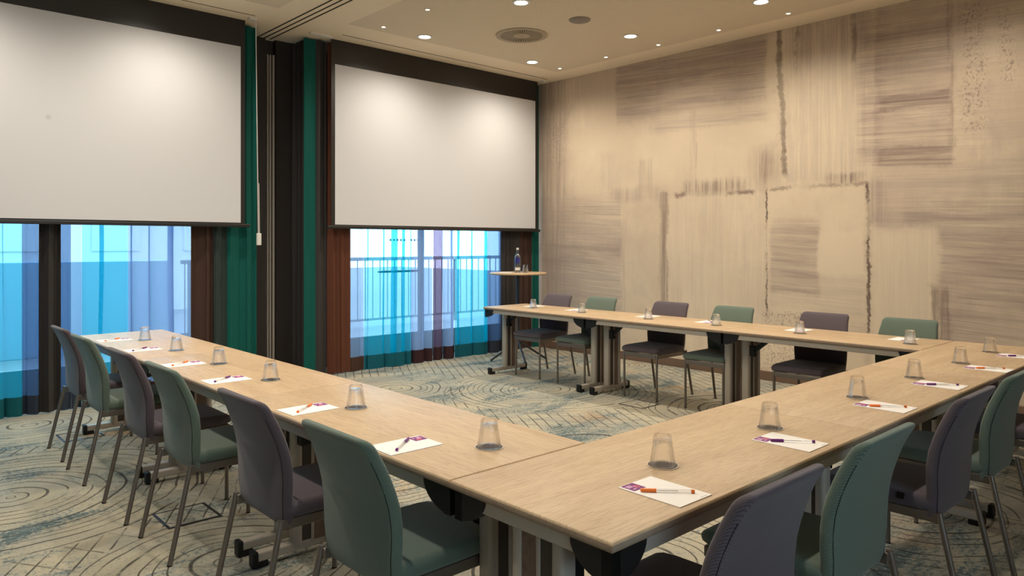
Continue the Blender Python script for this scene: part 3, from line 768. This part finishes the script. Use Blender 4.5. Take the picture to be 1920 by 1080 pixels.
def make_chair(label, mat, tagged):
    t = thing('conference_chair', label, 'chair', (0, 0, 0), 0, 'upholstered conference chairs')
    bm = new(); rings = []
    ys = [(-.168, .80, .70), (-.160, .97, .9), (-.12, 1, 1), (0, 1, 1), (.12, 1, 1), (.20, 1, .98), (.245, .985, .86), (.268, .95, .62), (.278, .90, .3)]
    for y, fw, fh in ys:
        w = .212 * fw; h = .029 * fh; zc = .452 - (.029 - h) * (.0 if y < 0 else .15)
        rr = rrect(w, h, min(h * .85, .024))
        rings.append([bm.verts.new((a, y, zc + b + .004 * (1 - (a / .212) ** 2) * (1 if b > 0 else 0))) for a, b in rr])
    skin(bm, rings, True); done('seat', bm, mat, t, True, 70)
    bm = new(); rings = []
    zs = [.392, .400, .42, .46, .505, .55, .60, .65, .70, .74, .77, .79, .81, .826, .838, .848, .856, .862, .866, .868]
    for z in zs:
        w = half_w(min(z, .82)); th = .021
        if z > .834:
            d = min(1.0, (z - .834) / .034); w -= .030 * (1 - math.sqrt(max(0, 1 - d * d)))
        if z > .848: th *= math.sqrt(max(.05, 1 - ((z - .848) / .0205) ** 2))
        if z < .42: th *= .6 + .4 * (z - .392) / .028
        rr = rrect(w, th, min(th * .9, .019)); yb = back_y(z) if z < .85 else -.2588 - (z - .85) * .7
        k = .032 * min(1, .35 + (z - .39) / .3)
        rings.append([bm.verts.new((a, yb + .020 + b + k * ((a / .2) ** 2 - .95), z)) for a, b in rr])
    skin(bm, rings, True); bk = done('backrest', bm, mat, t, True, 70)
    for s in (-1, 1):
        bm = new(); pts = []
        for z in [.40 + .02 * i for i in range(21)]:
            a = s * (half_w(z) - .012); k = .032 * min(1, .35 + (z - .39) / .3)
            pts.append((a, back_y(z) + .0006 + k * ((a / .2) ** 2 - .95), z))
        tube(bm, pts, .0014, 6); done('seam', bm, M_BLACK, bk)
    bm = new()
    for s in (-1, 1):
        x = s * .190; box(bm, x - .011, x + .011, -.185, .262, .386, .424, .004)
    box(bm, -.179, .179, .240, .262, .386, .424, .004); box(bm, -.179, .179, -.150, -.130, .390, .424, .003)
    done('seat_frame', bm, M_STEEL, t)
    for s in (-1, 1):
        bm = new(); tube(bm, [(s * .186, .250, .390), (s * .186, .250, .004)], .0105, 12); f = done('leg', bm, M_STEEL, t, True)
        bm = new(); tube(bm, [(s * .186, .250, .005), (s * .186, .250, 0)], .011, 12); done('glide', bm, M_BLACK, f)
        bm = new(); tube(bm, [(s * .204, -.180, .428), (s * .206, -.192, .37), (s * .214, -.273, .004)], .0115, 12); f = done('leg', bm, M_STEEL, t, True)
        bm = new(); tube(bm, [(s * .2140, -.2730, .005), (s * .2142, -.274, 0)], .012, 12); done('glide', bm, M_BLACK, f)
    if tagged:
        bm = new(); box(bm, -.2165, -.205, -.06, -.035, .452, .475, .001); done('fabric_tag', bm, M_BLACK, t)
    return t
proto = {}
def chair(kind, x, y, rz, label, tagged=False):
    key = (kind, tagged)
    if key not in proto:
        c = make_chair(label, M_MAUVE if kind == 'm' else M_GREEN, tagged); c.location = (x, y, 0); c.rotation_euler = (0, 0, rz); proto[key] = c
        return c
    return dup(proto[key], (x, y, 0), rz, label)
CN = {'m': 'mauve grey upholstered chair', 'g': 'sage green upholstered chair'}
for k, y in enumerate([5.746, 5.11, 4.283, 3.633, 2.725, 2.02]):
    kd = 'mgmgmg'[k]
    chair(kd, [1.338, 1.328, 1.338, 1.345, 1.355, 1.36][k], y, -PI / 2, '%s at the outer table row, %s from the curtains' % (CN[kd], ordn[k]))
for k, x in enumerate([1.685, 2.33, 3.22, 3.88, 4.68]):
    kd = 'mgmgm'[k]
    chair(kd, x, 1.105, 0, '%s at the cross table row, %s from its free corner' % (CN[kd], ordn[k]), True)
for k, y in enumerate([5.675, 5.04, 4.168, 3.49, 2.665, 2.02]):
    kd = 'mgmgmg'[k]
    chair(kd, 5.69, y, PI / 2, '%s before the plaster wall, %s from the curtains' % (CN[kd], ordn[k]))

# ------------------------------------------------------------------ tumblers, coasters, notepads, pens
TZ = .7402
def make_glass(label):
    bm = new(); NS = 20
    inner = [(.002, .080), (.0225, .079), (.0250, .074), (.0285, .055), (.0318, .030), (.0365, .0012)]
    outer = [(.0385, 0.0), (.0400, .003), (.0396, .010), (.0378, .024), (.0357, .038), (.0336, .052), (.0316, .066), (.0298, .079), (.0286, .089), (.0270, .0945), (.0240, .0955), (.002, .0955)]
    rings = []
    for j, (r, z) in enumerate(inner + outer):
        k0 = j - len(inner); sh = PI / NS * (k0 % 2) if 1 < k0 < 9 else 0
        rings.append([bm.verts.new((r * math.cos(2 * PI * k / NS + sh), r * math.sin(2 * PI * k / NS + sh), z)) for k in range(NS)])
    for j, (A, B) in enumerate(zip(rings, rings[1:])):
        k0 = j - len(inner)
        for k in range(NS):
            a, b, c2, d = A[k], A[(k + 1) % NS], B[(k + 1) % NS], B[k]
            if 1 <= k0 < 9:                      # diamond facets
                bm.faces.new((a, b, c2)) if k0 % 2 else bm.faces.new((a, b, d))
                bm.faces.new((a, c2, d)) if k0 % 2 else bm.faces.new((b, c2, d))
            else: bm.faces.new((a, b, c2, d))
    bm.faces.new(rings[0]); bm.faces.new(list(reversed(rings[-1])))
    o = done('tumbler', bm, M_TUMBLER, None, False)
    return tag(o, label, 'glass', 'upturned tumblers')
def make_coaster(label):
    t = thing('coaster', label, 'coaster', (0, 0, 0), 0, 'round coasters')
    bm = new(); disc(bm, .0465, 0, .0016); done('pad', bm, M_COASTER, t)
    bm = new(); ring(bm, .0465, .0505, 0, .0024); done('rim', bm, M_RIM, t, True)
    return t
def make_pad(label):
    o = bpy.data.objects.new('notepad', None); COL.objects.link(o); tag(o, label, 'notepad', 'notepads with purple print')
    bm = new(); box(bm, -.0745, .0745, -.1055, .1055, 0, .0022); done('paper_block', bm, M_PAPER, o)
    bm = new(); x0, x1, y0, y1 = -.0665, -.0145, .0525, .1035; box(bm, x0, x1, y0, y1, .0022, .00235); lg = done('logo', bm, M_PURPLE, o)
    bm = new()
    for a, b, c, d in ((.10, .55, .72, .80), (.14, .30, .50, .66), (.36, .50, .50, .66), (.56, .62, .36, .60), (.2, .44, .20, .28)):
        box(bm, x0 + a * .052, x0 + b * .052, y0 + c * .051, y0 + d * .051, .00235, .00248)
    done('logo_mark', bm, M_PINK, lg)
    bm = new()
    for a, b, c, d in ((.52, .90, .44, .52), (.58, .86, .28, .36), (.66, .80, .56, .66)):
        box(bm, x0 + a * .052, x0 + b * .052, y0 + c * .051, y0 + d * .051, .00235, .00248)
    done('logo_accent', bm, M_CORAL, lg)
    bm = new(); box(bm, .030, .060, -.099, -.0975, .0022, .0023); done('small_print', bm, M_GREYPL, o)
    return o
def make_pen(label, mat):
    t = thing('pen', label, 'pen', (0, 0, 0), 0, 'felt pens on the notepads')
    bm = new(); tube(bm, [(-.028, 0, .0052), (.066, 0, .0052)], .0046, 14, True); done('barrel', bm, M_BARREL, t, True)
    bm = new(); tube(bm, [(-.074, 0, .0052), (-.070, 0, .0052), (-.030, 0, .0052)], .0052, 14, True, [.0035, .0048, .0052]); done('cap', bm, mat, t, True)
    bm = new(); tube(bm, [(.066, 0, .0052), (.075, 0, .0052)], .0048, 14); done('end_plug', bm, mat, t, True)
    bm = new(); tube(bm, [(-.028, 0, .0052), (.03, 0, .0052)], .0012, 8); done('refill', bm, M_WHITEPL, t)
    return t
G0 = C0 = P0 = None; PEN = {}
def put_glass(x, y, z, rz, label):
    global G0
    if G0 is None: G0 = make_glass(label); o = G0
    else: o = dup(G0, (0, 0, 0), 0, label)
    o.location = (x, y, z); o.rotation_euler = (0, 0, rz)
def put_coaster(x, y, z, label):
    global C0
    if C0 is None: C0 = make_coaster(label); o = C0
    else: o = dup(C0, (0, 0, 0), 0, label)
    o.location = (x, y, z)
def put_pad(x, y, z, rz, label):
    global P0
    if P0 is None: P0 = make_pad(label); o = P0
    else: o = dup(P0, (0, 0, 0), 0, label)
    o.location = (x, y, z); o.rotation_euler = (0, 0, rz)
def put_pen(kind, x, y, z, rz, label):
    if kind not in PEN: PEN[kind] = make_pen(label, M_ORANGE if kind == 'o' else M_VIOLET); o = PEN[kind]
    else: o = dup(PEN[kind], (0, 0, 0), 0, label)
    o.location = (x, y, z); o.rotation_euler = (0, 0, rz)
rows = {
 'L': dict(glass=[(1.605, 5.66), (1.60, 4.97), (1.602, 4.25), (1.608, 3.572), (1.602, 2.722), (1.626, 1.886)],
           pad=[(1.440, 5.797), (1.447, 5.146), (1.447, 4.372), (1.440, 3.72), (1.439, 2.833), (1.428, 2.097)],
           pen='ovovov', rot=-PI / 2, words=('outer table row', 'from the curtains')),
 'B': dict(glass=[(1.893, 1.363), (2.574, 1.366), (3.374, 1.369), (4.088, 1.371), (4.789, 1.358), (5.412, 1.367)],
           pad=[(1.697, 1.216), (2.444, 1.222), (3.272, 1.214), (3.968, 1.216), (4.679, 1.190), (5.332, 1.195)],
           pen='ovovov', rot=0.0, words=('cross table row', 'from its free corner')),
 'K': dict(glass=[(5.487, 5.636), (5.486, 4.934), (5.472, 4.099), (5.468, 3.387), (5.456, 2.648), (5.445, 1.853)],
           pad=[(5.66, 5.80), (5.655, 5.165), (5.66, 4.245), (5.655, 3.585), (5.66, 2.755), (5.67, 1.975)],
           pen='   v  ', rot=PI / 2, words=('table row along the plaster wall', 'from the curtains')),
}
for key, r in rows.items():
    w0, w1 = r['words']; a = r['rot']
    for k in range(6):
        gx_, gy_ = r['glass'][k]; px_, py_ = r['pad'][k]
        put_coaster(gx_, gy_, TZ, 'dark round coaster under the %s glass %s, %s' % (ordn[k], w1, w0))
        put_glass(gx_, gy_, TZ + .0018, random.random() * 3, 'upturned clear tumbler on the %s, %s %s' % (w0, ordn[k], w1))
        put_pad(px_, py_, TZ, a + random.uniform(-.02, .02), 'white notepad on the %s, %s %s' % (w0, ordn[k], w1))
        pk = r['pen'][k]
        if pk != ' ':
            cx, cy, tx, ty = -.055, .045, .045, -.070
            j = random.uniform(-.004, .004); mx_, my_ = (cx + tx) / 2 + j, (cy + ty) / 2 + j
            ang = math.atan2(ty - cy, tx - cx) + random.uniform(-.05, .05)
            X = px_ + mx_ * math.cos(a) - my_ * math.sin(a); Yy = py_ + mx_ * math.sin(a) + my_ * math.cos(a)
            put_pen(pk, X, Yy, TZ + .0024, a + ang, '%s capped pen on a notepad, %s, %s %s' % ('orange' if pk == 'o' else 'violet', w0, ordn[k], w1))

# ------------------------------------------------------------------ high round table
HX, HY_, HZ = 6.12, 6.55, 1.082
t = thing('high_table', 'tall round bistro table with oak top and dark pole before the charcoal drape', 'table', (HX, HY_, 0))
bm = new(); lathe(bm, [(.336, 1.058), (.348, 1.063), (.350, 1.070), (.348, 1.078), (.340, HZ)], 64); done('tabletop', bm, M_WOOD, t, True, 60)
bm = new(); disc(bm, .06, 1.045, 1.058); tube(bm, [(0, 0, 1.046), (0, 0, 1.0)], .03, 20); done('top_plate', bm, M_DARKLEG, t)
bm = new(); tube(bm, [(0, 0, 1.03), (0, 0, .19)], .024, 20); done('pole', bm, M_DARKLEG, t, True)
for k in range(4):
    a = math.radians(152 + 90 * k)
    bm = new(); tube(bm, [(.015 * math.cos(a), .015 * math.sin(a), .235), (.352 * math.cos(a), .352 * math.sin(a), .012)], .013, 10); done('leg', bm, M_DARKLEG, t, True)
bm = new()
lathe(bm, [(.034, 0), (.0375, .004), (.0375, .175), (.034, .20), (.018, .225), (.0135, .24), (.0135, .268), (.016, .270), (.016, .278), (.0135, .280)], 32)
o = done('water_bottle', bm, M_BOTTLE, None, True, 60); o.location = (6.09, 6.53, HZ + .001)
tag(o, 'clear glass water bottle standing on the high round table', 'bottle')
bm = new(); tube(bm, [(0, 0, .278), (0, 0, .302)], .0155, 20); done('cap', bm, M_WHITEPL, o, True)
def arc_label(name, z0, z1, a0, a1, mat):
    bm = new(); R = .0385; ns = 14
    rows_ = [[bm.verts.new((rr * math.cos(a0 + (a1 - a0) * i / ns), rr * math.sin(a0 + (a1 - a0) * i / ns), z)) for i in range(ns + 1)] for rr, z in ((R, z0), (R, z1), (R + .0006, z1), (R + .0006, z0), (R, z0))]
    skin(bm, rows_, cap=False, closed=False); done(name, bm, mat, o, True)
arc_label('blue_label', .115, .185, math.radians(190), math.radians(262), M_BLUELAB)
arc_label('white_label', .028, .062, math.radians(180), math.radians(275), M_WHITEPL)
put_glass(6.155, 6.46, HZ + .0005, .4, 'upturned clear tumbler beside the bottle on the high round table')
put_pad(5.97, 6.66, HZ + .0002, 1.0, 'white notepad lying beside the bottle on the high round table')
